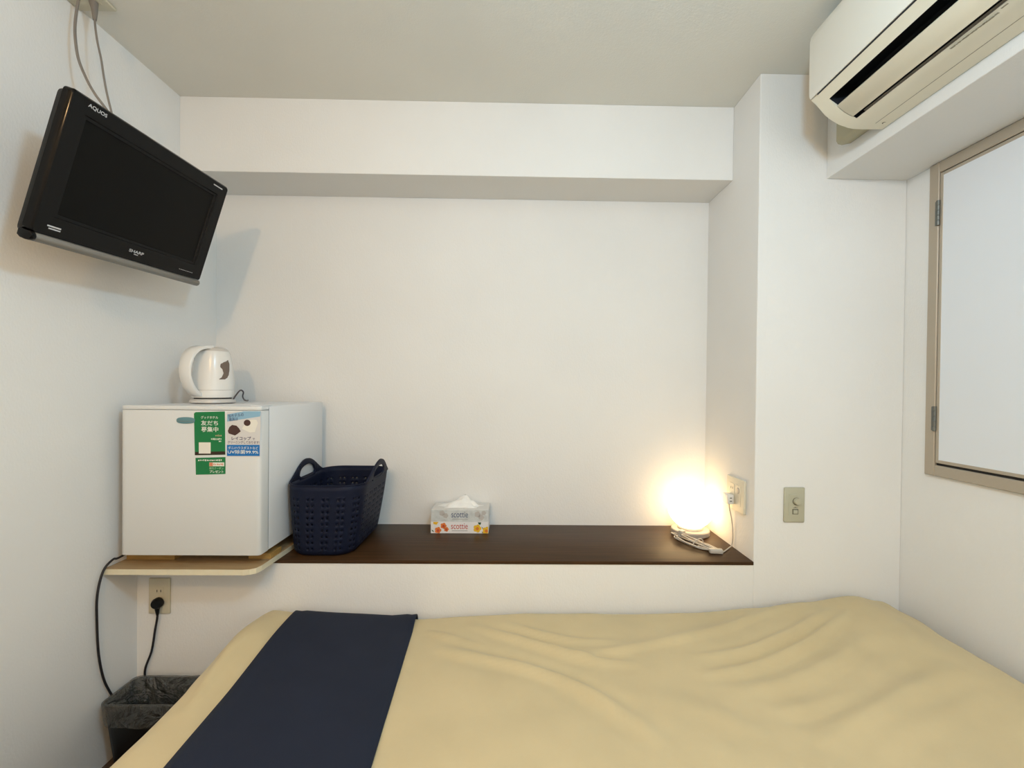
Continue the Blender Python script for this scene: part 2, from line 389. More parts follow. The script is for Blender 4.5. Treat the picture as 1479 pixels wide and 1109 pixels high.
def edge_param(lo, hi, r, drop_lo, drop_hi, n):
    """Samples across a draped width: (position, drop) with rounded edges."""
    out = []
    if drop_lo: out += [(lo, -r - drop_lo * k / 5) for k in range(5, 0, -1)]
    out += [(lo + r * (1 - cos(a)), -r * (1 - sin(a))) for a in [pi / 2 * k / 6 for k in range(6)]]
    out += [(lo + r + (hi - lo - 2 * r) * k / n, 0) for k in range(n + 1)]
    out += [(hi - r * (1 - cos(a)), -r * (1 - sin(a))) for a in [pi / 2 * k / 6 for k in range(5, -1, -1)]]
    if drop_hi: out += [(hi, -r - drop_hi * k / 5) for k in range(1, 6)]
    return out
def drape(xs, ys, lift=0.0, wr=1.0, xmap=None):
    rows = []
    for y, dy in ys:
        row = []
        for x, dx in xs:
            X = xmap(x, y) if xmap else x
            d = -sqrt(dx * dx + dy * dy) if (dx and dy and abs(dx) < 0.05 and abs(dy) < 0.05) else min(dx, dy)
            z = bed_top(min(max(X, BX0), BX1), y, wr) + lift + d
            wob = 0.006 * noise.noise(Vector((X * 9, y * 9, z * 4))) if d < -0.03 else 0
            row.append(Vector((X + (wob if dx < -0.03 else 0), y, max(z, 0.12))))
        rows.append(row)
    return rows
bed = thing('bed', 'single bed mostly hidden under the cream bedspread, along the low wall', 'bed', (0.25, 0.8, 0))
obj('bed_base', MB().box(BX0 - 0.012, BX1 - 0.02, BY0 + 0.03, BY1 - 0.02, 0.06, 0.20, 0.008), M_bedbase, bed)
for lx in (BX0 + 0.05, BX1 - 0.09):
    for ly in (BY0 + 0.08, BY1 - 0.1): obj('leg', MB().lathe([(0.02, 0.0), (0.025, 0.065)], lx, ly, 16), M_bedbase, bed)
obj('mattress', MB().box(BX0 + 0.02, BX1 - 0.03, BY0 + 0.02, BY1 - 0.03, 0.202, 0.395, 0.03, 3), M_matt, bed)
sx_ = edge_param(BX0, BX1, 0.045, 0.20, 0.16, 170)
sy_ = edge_param(BY0, BY1, 0.045, 0.20, 0.16, 120)
spread = obj('bedspread', MB().grid(drape(sx_, sy_)), M_sheet, origin=(0.25, 0.8, 0.44), smooth=80)
tag(spread, 'wrinkled cream bedspread covering the whole bed', 'bedspread')
def rmap(a, y):
    t = (y - 0.89) / (1.5 - 0.89); l = -0.686 - 0.034 * t; r = -0.277 - 0.040 * t
    return l + (r - l) * a
ry_ = edge_param(BY0 - 0.006, BY1 + 0.004, 0.045, 0.20, 0.10, 90)
rows = drape([(k / 24, 0) for k in range(25)], ry_, 0.006, 0.35, rmap)
for row in rows:
    for k, p in enumerate(row):
        e = min(k, 24 - k); p.z += (0.0 if e > 1 else -0.0035) + 0.0015 * noise.noise(Vector((p.x * 7, p.y * 4, 9)))
for row in rows:                                    # little turned-up corner at the far right
    for k, p in enumerate(row):
        if k > 19 and p.y > 1.40: p.z += 0.010 * ((k - 19) / 5) * min(1, (p.y - 1.40) / 0.06)
rn = obj('bed_runner', MB().grid(rows), M_runner, origin=(-0.5, 0.8, 0.45), smooth=80)
md = rn.modifiers.new('thickness', 'SOLIDIFY'); md.thickness = 0.004; md.offset = 1
tag(rn, 'dark navy runner laid across the left end of the cream bedspread', 'bed runner')

# ------------------------------------------------------------------ dark ledge, refrigerator board, blocks
ledge = obj('ledge', MB().box(XL + 0.0003, XC - 0.0005, YF - 0.003, YB - 0.0005, ZS - 0.0120, ZS, 0.0012, 2), M_ledge, origin=(0, YF, ZS))
tag(ledge, 'long dark brown wooden ledge on top of the low wall', 'shelf')
BZ0, BZ1 = ZS + 0.0003, 0.6245
board_poly = [(XL + 0.0005, 1.402), (-0.845, 1.402), (-0.826, 1.406), (-0.812, 1.416), (-0.806, 1.435), (-0.800, 1.60), (-0.800, YB - 0.001), (XL + 0.0005, YB - 0.001)]
shf = thing('wall_board', 'light wooden board with cream edge carrying the refrigerator, jutting over the ledge', 'shelf', (-1.04, 1.66, BZ0))
obj('board', MB().prism(board_poly, 'Z', BZ0, BZ1), M_ply, shf, smooth=0)
eb = MB()
outer = [(XL + 0.0008, 1.4008), (-0.845, 1.4008), (-0.8255, 1.4048), (-0.811, 1.4152), (-0.8048, 1.435), (-0.7988, 1.60), (-0.7988, YB - 0.0015)]
inner = board_poly[:7]
rws = [[Vector((x, y, z)) for (x, y) in outer] for z in (BZ0 - 0.0001, BZ1 + 0.0002)] + [[Vector((x, y, BZ1 + 0.0002)) for (x, y) in inner]]
obj('edge_band', eb.grid(rws), M_plyedge, shf, smooth=0)
for (x0, x1, y0, y1, lab) in ((-1.272, -1.115, 1.478, 1.555, 'yellowish wood block under the left front of the refrigerator'), (-0.880, -0.806, 1.49, 1.56, 'yellowish wood block under the right front of the refrigerator')):
    b_ = obj('wood_block', MB().box(x0, x1, y0, y1, BZ1 + 0.0001, BZ1 + 0.0182, 0.001, 1), M_block, origin=((x0 + x1) / 2, (y0 + y1) / 2, BZ1))
    tag(b_, lab, 'block', 'wood blocks under the refrigerator')

# ------------------------------------------------------------------ refrigerator
FX0, FX1, FY, FZ0, FZ1 = -1.241, -0.802, 1.420, 0.6615, 1.138
fr = thing('refrigerator', 'small white one-door refrigerator on the wooden board in the left corner', 'refrigerator', (-1.02, 1.65, BZ1))
obj('cabinet', MB().box(FX0 + 0.003, FX1 - 0.001, FY + 0.053, 1.882, FZ0, FZ1 - 0.002, 0.004, 2), M_fridge_side, fr)
obj('gasket', MB().box(FX0 + 0.006, FX1 - 0.003, FY + 0.044, FY + 0.054, FZ0 + 0.004, FZ1 - 0.006), M_gasket, fr, smooth=0)
dp = [(FX0, FY + 0.046), (FX0, FY + 0.008), (FX0 + 0.003, FY + 0.003), (FX0 + 0.010, FY + 0.0005)] + [(FX0 + 0.02 + k * (FX1 - FX0 - 0.04) / 10, FY + 0.0004) for k in range(11)] + \
     [(FX1 - 0.009, FY + 0.001), (FX1 - 0.003, FY + 0.004), (FX1 - 0.0005, FY + 0.010), (FX1, FY + 0.046)]
door = obj('door', MB().prism(dp, 'Z', FZ0, FZ1 - 0.014, 0.002, 2), M_fridge, fr, smooth=50)
obj('door_cap', MB().prism(dp, 'Z', FZ1 - 0.0132, FZ1, 0.003, 3), M_fridge, door, smooth=50)
bd = MB(); c0 = at(268.5, 607, Y=FY); Mb = Matrix(((1, 0, 0, c0.x), (0, 0, -1, FY - 0.0008), (0, 1, 0, c0.z), (0, 0, 0, 1)))
bp_ = [(0.029 * cos(t) if abs(cos(t)) < 0.9 else 0.029 * cos(t), 0.0105 * (1 if sin(t) > 0 else -1) * abs(sin(t)) ** 0.6) for t in [2 * pi * k / 28 for k in range(28)]]
bd.prism([(c0.x + a, c0.z + b) for a, b in bp_], 'Y', FY - 0.0018, FY + 0.0010, 0.0008, 2)
obj('badge', bd, M_badge, door)
obj('badge_line', MB().box(c0.x - 0.026, c0.x + 0.026, FY - 0.0021, FY - 0.0015, c0.z - 0.003, c0.z - 0.0015), M_gasket, door, smooth=0)
obj('hinge', MB().box(FX1 - 0.045, FX1 - 0.006, FY + 0.02, FY + 0.085, FZ1, FZ1 + 0.0025, 0.001, 1), M_fridge_side, fr)
for fx in (FX0 + 0.05, FX1 - 0.045):
    for fy in (1.515, 1.83):
        obj('foot', MB().lathe([(0.016, BZ1 + (0.0185 if fy < 1.6 else 0.0003)), (0.018, BZ1 + 0.022), (0.014, FZ0 + 0.001)], fx, fy, 16), M_black, fr)
pc = [Vector((-1.258, 1.80, 0.70)), Vector((-1.2600, 1.60, 0.675)), at(176, 803, X=-1.262), at(163, 808, X=-1.267), at(149, 825, X=-1.270), at(140.5, 860, X=-1.271), at(140, 900, X=-1.271), at(142.5, 945, X=-1.271),
      at(149, 978, X=-1.271), at(158, 998, X=-1.271), Vector((-1.272, 1.46, 0.14)), Vector((-1.268, 1.515, 0.03)), Vector((-1.24, 1.521, 0.015)), Vector((-1.222, 1.521, 0.12)), at(209, 973, Y=1.521), at(219, 940, Y=1.520), at(224, 910, Y=1.519), at(227, 893, Y=1.515), at(227.5, 884, Y=1.514)]
cord = obj('power_cord', MB().tube(pc, 0.0034, 8, smooth=7), M_cord, fr); cord['label'] = 'black power cord'
pl = MB(); p0 = at(227.5, 871, Y=1.514)
pl.lathe([(0.0125, 0), (0.0180, 0.003), (0.0180, 0.014), (0.0135, 0.021)], 0, 0, 24, M=Matrix.Translation((p0.x, YF - 0.0077, p0.z)) @ Matrix.Rotation(pi / 2, 4, 'X'))
pl.tube([(p0.x + 0.001, 1.513, p0.z - 0.008), (p0.x + 0.001, 1.512, p0.z - 0.022), (p0.x, 1.514, p0.z - 0.040)], lambda t: 0.0095 - 0.0055 * t, 10, smooth=4)
obj('plug', pl, M_black, cord)

# stickers on the refrigerator door
def K(cx, cy, dy=0.0):
    p = at(250 + cx / 10.08, 580 + cy / 10.08, Y=FY + 0.0004); return p.x, p.z
def door_plane(d): return Matrix(((1, 0, 0, 0), (0, 0, -1, FY + 0.0001 - d), (0, 1, 0, 0), (0, 0, 0, 1)))
def kbox(x0, y0, x1, y1):
    a = K(x0, y1); b = K(x1, y0); return a[0], b[0], a[1], b[1]
def sheet(label, name, pts, m):
    P = [K(*p) for p in pts]; mb = MB().prism(P, 'Y', FY + 0.0001, FY - 0.0003)
    cx = sum(p[0] for p in P) / len(P); zmin = min(p[1] for p in P)
    root = thing(name, label, 'sticker', (cx, FY, zmin), None, 'stickers on the refrigerator door')
    obj('paper', mb, m, root, smooth=0); return root
def ktext(mb, body, x0, y0, x1, y1, bold=0.0, d=0.0009, rot=0.0):
    a = kbox(x0, y0, x1, y1); M = door_plane(d)
    if rot:
        cx, cz = (a[0] + a[1]) / 2, (a[2] + a[3]) / 2
        M = M @ Matrix.Translation((cx, cz, 0)) @ Matrix.Rotation(rot, 4, 'Z') @ Matrix.Translation((-cx, -cz, 0))
    mb.text(body, M, *a, bold=bold); return mb
def kpoly(mb, pts, d=0.0006): mb.poly([K(*p) for p in pts], door_plane(d)); return mb
def krect(mb, x0, y0, x1, y1, d=0.0006): return kpoly(mb, [(x0, y1), (x1, y1), (x1, y0), (x0, y0)], d)
def kmarks(mb, x0, y0, x1, y1, n, d=0.0009):
    """Unreadably small print: a row of uneven little dashes."""
    w = (x1 - x0) / n
    for k in range(n):
        a = x0 + k * w; h = (y1 - y0)
        krect(mb, a + w * 0.12, y0 + h * random.uniform(0, 0.3), a + w * random.uniform(0.55, 0.85), y1 - h * random.uniform(0, 0.25), d)
    return mb
s1 = sheet('green sticker with large white lettering, tallest of the green ones on the refrigerator', 'green_sticker', [(318, 780), (762, 772), (755, 142), (330, 152), (306, 172)], P_green)
obj('brown_band', kpoly(MB(), [(320, 778), (760, 770), (760, 722), (320, 732)]), P_brown, s1, smooth=0, recalc=False)
obj('white_square', krect(MB(), 378, 592, 550, 755, 0.0008), P_offw, s1, smooth=0, recalc=False)
t1 = MB(); ktext(t1, 'グッドホテル', 408, 210, 660, 248, 0.01); ktext(t1, '友だち', 410, 275, 658, 345, 0.012); ktext(t1, '募集中', 412, 365, 662, 440, 0.012)
kmarks(t1, 555, 530, 715, 558, 7); kmarks(t1, 668, 567, 712, 587, 2)
obj('lettering', t1, P_white, s1, smooth=0, recalc=False)
obj('small_lettering', kmarks(MB(), 618, 478, 715, 508, 5), P_sand, s1, smooth=0, recalc=False)
s3 = sheet('small green sticker with white label, below the tall green sticker on the refrigerator', 'coupon_sticker', [(334, 1064), (764, 1052), (764, 806), (328, 818)], P_green)
t3 = MB(); krect(t3, 530, 884, 748, 940); kmarks(t3, 365, 838, 722, 866, 14); ktext(t3, 'プレゼント', 535, 998, 738, 1036, 0.02)
obj('lettering', t3, P_white, s3, smooth=0, recalc=False)
obj('mint_lettering', ktext(MB(), '割引クーポン', 532, 952, 736, 986, 0.01), P_mint, s3, smooth=0, recalc=False)
t3b = MB(); krect(t3b, 532, 886, 582, 938, 0.0008); kmarks(t3b, 590, 896, 742, 928, 6, 0.0010); obj('red_print', t3b, P_salmon, s3, smooth=0, recalc=False)
s2 = sheet('white and blue cleaning notice with a photo, right of the green sticker', 'notice_sticker', [(786, 800), (1262, 800), (1280, 140), (786, 150)], P_paper)
obj('sky_band', kpoly(MB(), [(790, 290), (1270, 215), (1278, 142), (1030, 140), (790, 186)]), P_sky, s2, smooth=0, recalc=False)
obj('blue_band', krect(MB(), 786, 628, 1262, 790), P_blue, s2, smooth=0, recalc=False)
vac = MB(); kpoly(vac, [(1005, 395), (1060, 300), (1130, 262), (1215, 262), (1238, 310), (1195, 440), (1120, 448)], 0.0008)
obj('white_print', vac, P_offw, s2, smooth=0, recalc=False)
dk = MB(); kpoly(dk, [(800, 425), (822, 370), (862, 338), (925, 348), (962, 385), (988, 432), (940, 470), (905, 492), (850, 475), (812, 462)], 0.0009)
kpoly(dk, [(1082 + 50 * cos(t), 308 + 46 * sin(t)) for t in [-2 * pi * k / 16 for k in range(16)]], 0.0010); obj('brown_print', dk, P_choc, s2, smooth=0, recalc=False)
t2 = MB(); ktext(t2, '当ホテルの', 803, 172, 1032, 224, 0.012, 0.0010, radians(7)); ktext(t2, '寝具は', 815, 232, 948, 280, 0.012, 0.0010, radians(7))
obj('blue_lettering', t2, P_navy, s2, smooth=0, recalc=False)
t2b = MB(); ktext(t2b, 'レイコップ', 855, 508, 1138, 560, 0.025); ktext(t2b, 'で', 1160, 530, 1192, 558, 0.02); ktext(t2b, 'クリーニングしております!', 800, 572, 1258, 610, 0.01)
obj('dark_lettering', t2b, P_ink, s2, smooth=0, recalc=False)
t2c = MB(); ktext(t2c, 'ダニ/ハウスダストなど', 805, 653, 1242, 692, 0.006); ktext(t2c, 'UV除菌99.9%', 800, 704, 1246, 758, 0.006)
obj('white_lettering', t2c, P_white, s2, smooth=0, recalc=False)

# ------------------------------------------------------------------ kettle
kx, ky, kz, ks = -1.109, 1.655, FZ1, 0.83      # ks narrows every radius
ket = thing('kettle', 'white electric kettle with broad handle on top of the refrigerator', 'kettle', (kx, ky, kz))
obj('power_base', MB().lathe([(0.082, kz + 0.0003), (0.087, kz + 0.003), (0.084, kz + 0.012), (0.078, kz + 0.0155), (0.05, kz + 0.0160)], kx, ky, 48), mat('kettle_base_white', (0.62, 0.60, 0.57), 0.3), ket)
obj('base_gap', MB().lathe([(0.070, kz + 0.0155), (0.070, kz + 0.0195)], kx, ky, 40), M_dark, ket)
kprof = [(0.070, kz + 0.019), (0.0800, kz + 0.021), (0.0812, kz + 0.026), (0.0812, kz + 0.046), (0.0800, kz + 0.050), (0.0795, kz + 0.075), (0.0775, kz + 0.105), (0.0735, kz + 0.140), (0.0675, kz + 0.170), (0.0630, kz + 0.184), (0.0605, kz + 0.189)]
def krad(z): return interp(z, [(p[1], p[0]) for p in kprof])
kb = obj('body', MB().lathe(kprof, kx, ky, 56), M_white, ket, smooth=50)
obj('seam', MB().lathe([(0.0805, kz + 0.0475), (0.0816, kz + 0.0480), (0.0804, kz + 0.0488)], kx, ky, 56), M_grey, ket)
obj('lid', MB().lathe([(0.0600, kz + 0.1892), (0.0570, kz + 0.1950), (0.047, kz + 0.2015), (0.034, kz + 0.2050), (0.018, kz + 0.2068), (0.002, kz + 0.2072)], kx, ky, 48), mat('kettle_lid', (0.60, 0.57, 0.53), 0.3), ket, smooth=60)
ha = radians(260); hd = Vector((cos(ha), sin(ha), 0)); hs = Vector((-sin(ha), cos(ha), 0))
h_out = catmull([Vector((r_, 0, z_)) for r_, z_ in ((0.030, 0.2095), (0.066, 0.2065), (0.104, 0.194), (0.132, 0.166), (0.145, 0.126), (0.141, 0.088), (0.124, 0.055), (0.098, 0.032), (0.076, 0.023))], 5)
h_in = catmull([Vector((r_, 0, z_)) for r_, z_ in ((0.030, 0.196), (0.062, 0.195), (0.096, 0.184), (0.122, 0.160), (0.134, 0.125), (0.131, 0.093), (0.115, 0.064), (0.092, 0.044), (0.072, 0.038))], 5)
hm = MB(); vs, fs = [], []
for i, (a, b) in enumerate(zip(h_out, h_in)):
    w = 0.032 - 0.010 * (i / (len(h_out) - 1)); c = 0.003
    e = (b - a).normalized()
    for q, s_ in ((a, -w + c), (a, w - c), (a + e * c, w), (b - e * c * 0.5, w), (b, w - c), (b, -w + c), (b - e * c * 0.5, -w), (a + e * c, -w)):
        vs.append(Vector((kx, ky, kz)) + hd * q.x + hs * s_ + Vector((0, 0, q.z)))
n = 8
for j in range(len(h_out) - 1):
    for k in range(n): a = j * n + k; b = j * n + (k + 1) % n; fs.append((a, b, b + n, a + n))
fs.append(tuple(range(n - 1, -1, -1))); o_ = (len(h_out) - 1) * n; fs.append(tuple(o_ + k for k in range(n)))
obj('handle', hm.add(vs, fs), M_white, ket, smooth=60)
sd_ = -hd
sp = MB(); rr = []
for zz, out, w in ((0.150, 0.066, 0.014), (0.168, 0.072, 0.018), (0.182, 0.076, 0.019), (0.188, 0.078, 0.018)):
    row = []
    for k in range(9):
        a = -1 + k / 4; base = Vector((kx, ky, kz + zz)) + hs * (a * w) + sd_ * (out - 0.022 * a * a); row.append(base)
    row.append(Vector((kx, ky, kz + zz)) + sd_ * 0.045)
    rr.append(row)
sp.grid(rr, closed=True); sp.add(rr[-1], [tuple(range(10))]); sp.add(rr[0], [tuple(range(9, -1, -1))])
obj('spout', sp, M_white, ket, smooth=60)
gR = [(368, 921), (430, 938), (500, 938), (560, 930), (602, 912), (627, 880)]
gL = [(368, 917), (385, 895), (402, 855), (424, 818), (458, 814), (500, 846), (545, 858), (594, 838), (627, 797)]
rws = []
for k in range(27):
    gy = 368 + (627 - 368) * k / 26; row = []
    for q_ in range(9):
        gx = interp(gy, gL) + (interp(gy, gR) - interp(gy, gL)) * q_ / 8
        d = at(230 + gx / 9.244, 480 + gy / 9.244, Y=1.0) - Vector((0, 0, H)); t = 1.6
        for _ in range(4):                       # nearest point of the body under this sight line
            R2 = ((krad(H + d.z * t) + 0.0009) * ks) ** 2; a = d.x ** 2 + d.y ** 2; b = -(d.x * kx + d.y * ky); c = kx * kx + ky * ky - R2
            t = (-b - sqrt(max(0.0, b * b - a * c))) / a
        row.append(Vector((kx + (d.x * t - kx) / ks, ky + (d.y * t - ky) / ks, H + d.z * t)))
    rws.append(row)
obj('water_gauge', MB().grid(rws), M_taupe, ket, smooth=60, recalc=False)
kc = [Vector((kx + o[0], ky + o[1], kz + o[2])) for o in ((0.075, 0.015, 0.008), (0.088, 0.022, 0.030), (0.102, 0.030, 0.047), (0.106, 0.045, 0.040), (0.094, 0.060, 0.024), (0.080, 0.095, 0.010), (0.060, 0.150, 0.0045), (0.03, 0.21, 0.0045))]
obj('power_cord', MB().tube(kc, 0.0030, 8), mat('dark_grey_cord', (0.05, 0.045, 0.055), 0.4), ket)

ket.scale = (ks, ks, 1)

# ------------------------------------------------------------------ laundry basket
bk = thing('laundry_basket', 'navy plastic laundry basket with punched holes standing on the ledge', 'basket', (-0.665, 1.728, ZS))
def rrect(hx, hy, r, cx, cy):
    """Arc-length sampler of a rounded rectangle, starting mid-front, counter-clockwise."""
    segs = []; sx = hx - r; sy = hy - r; q = pi * r / 2
    L_ = [('l', sx), ('a', q, (sx, -sy), -pi / 2), ('l', 2 * sy), ('a', q, (sx, sy), 0), ('l', 2 * sx), ('a', q, (-sx, sy), pi / 2), ('l', 2 * sy), ('a', q, (-sx, -sy), pi), ('l', sx)]
    tot = 4 * sx + 4 * sy + 4 * q
    def f(t):
        s = (t % 1.0) * tot; st = [(0, -hy, 1, 0), None, (hx, -sy, 0, 1), None, (sx, hy, -1, 0), None, (-hx, sy, 0, -1), None, (-sx, -hy, 1, 0)]
        for i, sg in enumerate(L_):
            if s <= sg[1] + 1e-9:
                if sg[0] == 'l': x, y, dx, dy = st[i]; return Vector((cx + x + dx * s, cy + y + dy * s, 0))
                a = sg[3] + s / r; return Vector((cx + sg[2][0] + r * cos(a), cy + sg[2][1] + r * sin(a), 0))
            s -= sg[1]
        return Vector((cx, cy - hy, 0))
    return f, tot
BH = 0.252
BC0, BC1 = (-0.672, 1.728), (-0.659, 1.728)
def bwall(t, h):
    """Point on the basket wall: t round the perimeter, h height above the ledge."""
    k = h / BH; cx = BC0[0] + (BC1[0] - BC0[0]) * k; hx = 0.110 + 0.026 * k + 0.003 * sin(pi * min(1, k)); hy = 0.175 + 0.019 * k + 0.003 * sin(pi * min(1, k))
    if h < 0.02: q = (0.02 - h) / 0.02; hx -= 0.012 * q * q; hy -= 0.012 * q * q
    f, tot = rrect(hx, hy, min(0.075, hx * 0.6), cx, BC0[1])
    p = f(t); p.z = ZS + h; return p
NG = 22; cell = []
for g in range(NG):
    a = g / NG; w = 1 / NG
    cell += [(a + 0.02 * w, a + 0.33 * w, True), (a + 0.33 * w, a + 0.64 * w, True), (a + 0.64 * w, a + 0.83 * w, False), (a + 0.83 * w, a + 1.02 * w, False)]
hrows = [(0.0005, 0.004, 0), (0.004, 0.010, 0), (0.010, 0.018, 0)] + [(0.018 + k * 0.0218, 0.018 + (k + 1) * 0.0218, 1) for k in range(9)] + [(0.2142, 0.232, 0), (0.232, BH, 0)]
bw = MB()
for t0, t1_, hole in cell:
    for h0, h1, hr in hrows:
        if hole and hr:
            cs = [(t0, h0), ((t0 + t1_) / 2, h0), (t1_, h0), (t1_, (h0 + h1) / 2), (t1_, h1), ((t0 + t1_) / 2, h1), (t0, h1), (t0, (h0 + h1) / 2)]
            ct, ch = (t0 + t1_) / 2, (h0 + h1) / 2; rt_ = 0.0038 / 1.19; rh = 0.0038
            hs_ = [(ct + rt_ * cos(a), ch + rh * sin(a)) for a in [-3 * pi / 4 + k * pi / 4 for k in range(8)]]
            V = [bwall(*c) for c in cs] + [bwall(*c) for c in hs_]
            bw.add(V, [(k, (k + 1) % 8, 8 + (k + 1) % 8, 8 + k) for k in range(8)])
        else:
            bw.add([bwall(t0, h0), bwall(t1_, h0), bwall(t1_, h1), bwall(t0, h1)], [(0, 1, 2, 3)])
NB = 88
bw.add([bwall(k / NB, 0.0005) for k in range(NB)], [tuple(range(NB))])
def weld(o, d=0.0004):
    bm = bmesh.new(); bm.from_mesh(o.data); bmesh.ops.remove_doubles(bm, verts=bm.verts, dist=d); bmesh.ops.recalc_face_normals(bm, faces=bm.faces); bm.to_mesh(o.data); bm.free()
wo = obj('basket_wall', bw, M_basket, bk, smooth=60); weld(wo)
md = wo.modifiers.new('thickness', 'SOLIDIFY'); md.thickness = 0.0026; md.offset = -1
rim = MB().tube([bwall(k / 96, BH + 0.0005) for k in range(97)], 0.0021, 8, smooth=0)
obj('rim', rim, M_basket, bk, smooth=70)
def handle(tc, span=0.150, hole=0.066):
    P_ = 1.21; N_ = 36; up, lo = [], []
    def out(s): return BH + 0.064 * (0.5 + 0.5 * cos(pi * s / span)) ** 0.80
    def ht(s): a = max(0, 1 - (s / hole) ** 2); return BH + 0.010 + 0.032 * a ** 0.5
    def hb(s): a = max(0, 1 - (s / hole) ** 2); return BH + 0.010 - 0.016 * a ** 0.5
    ss = [-span + 2 * span * k / N_ for k in range(N_ + 1)] ; mb = MB()
    for a, b in zip(ss, ss[1:]):
        A = lambda s, h: bwall(tc + s / P_, h)
        ina, inb = abs(a) < hole, abs(b) < hole
        oa, ob = max(out(a), BH + 0.0005), max(out(b), BH + 0.0005)
        if ina or inb:
            ta, tb, ba, bb = (ht(a) if ina else BH + 0.010), (ht(b) if inb else BH + 0.010), (hb(a) if ina else BH + 0.010), (hb(b) if inb else BH + 0.010)
            mb.add([A(a, ta), A(b, tb), A(b, ob), A(a, oa)], [(0, 1, 2, 3)]); mb.add([A(a, BH - 0.008), A(b, BH - 0.008), A(b, bb), A(a, ba)], [(0, 1, 2, 3)])
        else: mb.add([A(a, BH - 0.002), A(b, BH - 0.002), A(b, ob), A(a, oa)], [(0, 1, 2, 3)])
    o = obj('handle', mb, M_basket, bk, smooth=60); weld(o)
    m_ = o.modifiers.new('thickness', 'SOLIDIFY'); m_.thickness = 0.006; m_.offset = 0
    m2 = o.modifiers.new('round', 'BEVEL'); m2.width = 0.0014; m2.segments = 2
handle(0.25); handle(0.75)

# ------------------------------------------------------------------ tissue boxes
def tissue_box(name, label, z0, card, top, yo, xo):
    x0, x1, y0, y1, h = -0.331 + xo, -0.096 + xo, 1.808 + yo, 1.922 + yo, 0.0478
    r = thing(name, label, 'tissue box', ((x0 + x1) / 2, (y0 + y1) / 2, z0), None, 'tissue boxes on the ledge')
    obj('carton', MB().box(x0, x1, y0, y1, z0, z0 + h, 0.0008, 1), card, r, smooth=0)
    if top: obj('top_card', MB().box(x0 + 0.0012, x1 - 0.0012, y0 + 0.0012, y1 - 0.0012, z0 + h - 0.0002, z0 + h + 0.0006), top, r, smooth=0)
    return r, Matrix(((1, 0, 0, x0), (0, 0, -1, y0 - 0.0004), (0, 1, 0, z0), (0, 0, 0, 1))), (x0, x1, y0, y1, h)
def blossom(mb, M, cx, cy, r, mi, petals=5, d=0.0):
    pts = []
    for k in range(petals * 6):
        a = 2 * pi * k / (petals * 6); q = r * (0.78 + 0.22 * abs(cos(petals * a / 2))); pts.append((cx + q * cos(a), cy + q * sin(a)))
    mb.poly([(min(max(p[0], 0.001), 0.234), min(max(p[1], 0.001), 0.0468)) for p in pts], M @ Matrix.Translation((0, 0, d)), mi)
lb, ML, D_ = tissue_box('tissue_box', 'white tissue box printed with orange and yellow flowers, lower of the two', ZS + 0.0003, M_card_white, None, 0, 0)
for (cx, cy, r, mi, cr) in ((0.052, 0.031, 0.013, 0, 2), (0.030, 0.013, 0.014, 0, 2), (0.064, 0.017, 0.010, 0, 2), (0.190, 0.021, 0.017, 1, 0), (0.227, 0.012, 0.017, 1, 0), (0.020, 0.046, 0.011, 1, 1)):
    fl = MB(); blossom(fl, ML, cx, cy, r, mi); blossom(fl, ML, cx, cy - 0.001, r * 0.42, cr, 4, 0.0002)
    obj('printed_flower', fl, [P_orange, P_yellow, P_red], lb, smooth=0, recalc=False)
for pts in ([(0.004, 0.016), (0.012, 0.010), (0.014, 0.005), (0.006, 0.009)], [(0.192, 0.046), (0.206, 0.046), (0.202, 0.035), (0.195, 0.039)], [(0.206, 0.03), (0.214, 0.022), (0.212, 0.019)], [(0.208, 0.010), (0.214, 0.004), (0.211, 0.001)]):
    obj('printed_leaf', MB().poly(pts, ML), P_leaf, lb, smooth=0, recalc=False)
obj('lettering', MB().text('scottie', ML, 0.083, 0.151, 0.018, 0.042, bold=0.0), P_red, lb, smooth=0, recalc=False)
obj('small_lettering', MB().poly([(0.086, 0.0105), (0.15, 0.0105), (0.15, 0.0125), (0.086, 0.0125)], ML), P_grey, lb, smooth=0, recalc=False)
ub, MU, D_ = tissue_box('tissue_box', 'silver grey tissue box with white tissue pulled out, upper of the two', ZS + 0.0485, M_card_silver, M_cardtop, 0.0008, 0.0006)
for (cx, cy, r) in ((0.045, 0.034, 0.012), (0.060, 0.024, 0.011), (0.190, 0.030, 0.013), (0.205, 0.018, 0.012), (0.215, 0.036, 0.010)):
    fl = MB(); blossom(fl, MU, cx, cy, r, 0); obj('printed_flower', fl, [P_pale], ub, smooth=0, recalc=False)
obj('lettering', MB().text('scottie', MU, 0.083, 0.151, 0.017, 0.041, bold=0.0), P_navy, ub, smooth=0, recalc=False)
obj('small_lettering', MB().poly([(0.086, 0.0090), (0.15, 0.0090), (0.15, 0.0110), (0.086, 0.0110)], MU), P_grey, ub, smooth=0, recalc=False)
x0, x1, y0, y1, h = D_; zt = ZS + 0.0485 + h + 0.0007; cx, cy = (x0 + x1) / 2, (y0 + y1) / 2
obj('opening_slot', MB().prism([(cx + (0.072 if cos(a) > 0 else -0.072) * abs(cos(a)) ** 0.5, cy + 0.017 * sin(a)) for a in [2 * pi * k / 28 for k in range(28)]], 'Z', zt - 0.0003, zt + 0.0003), M_grey, ub, smooth=0)
tb = MB(); rws = []
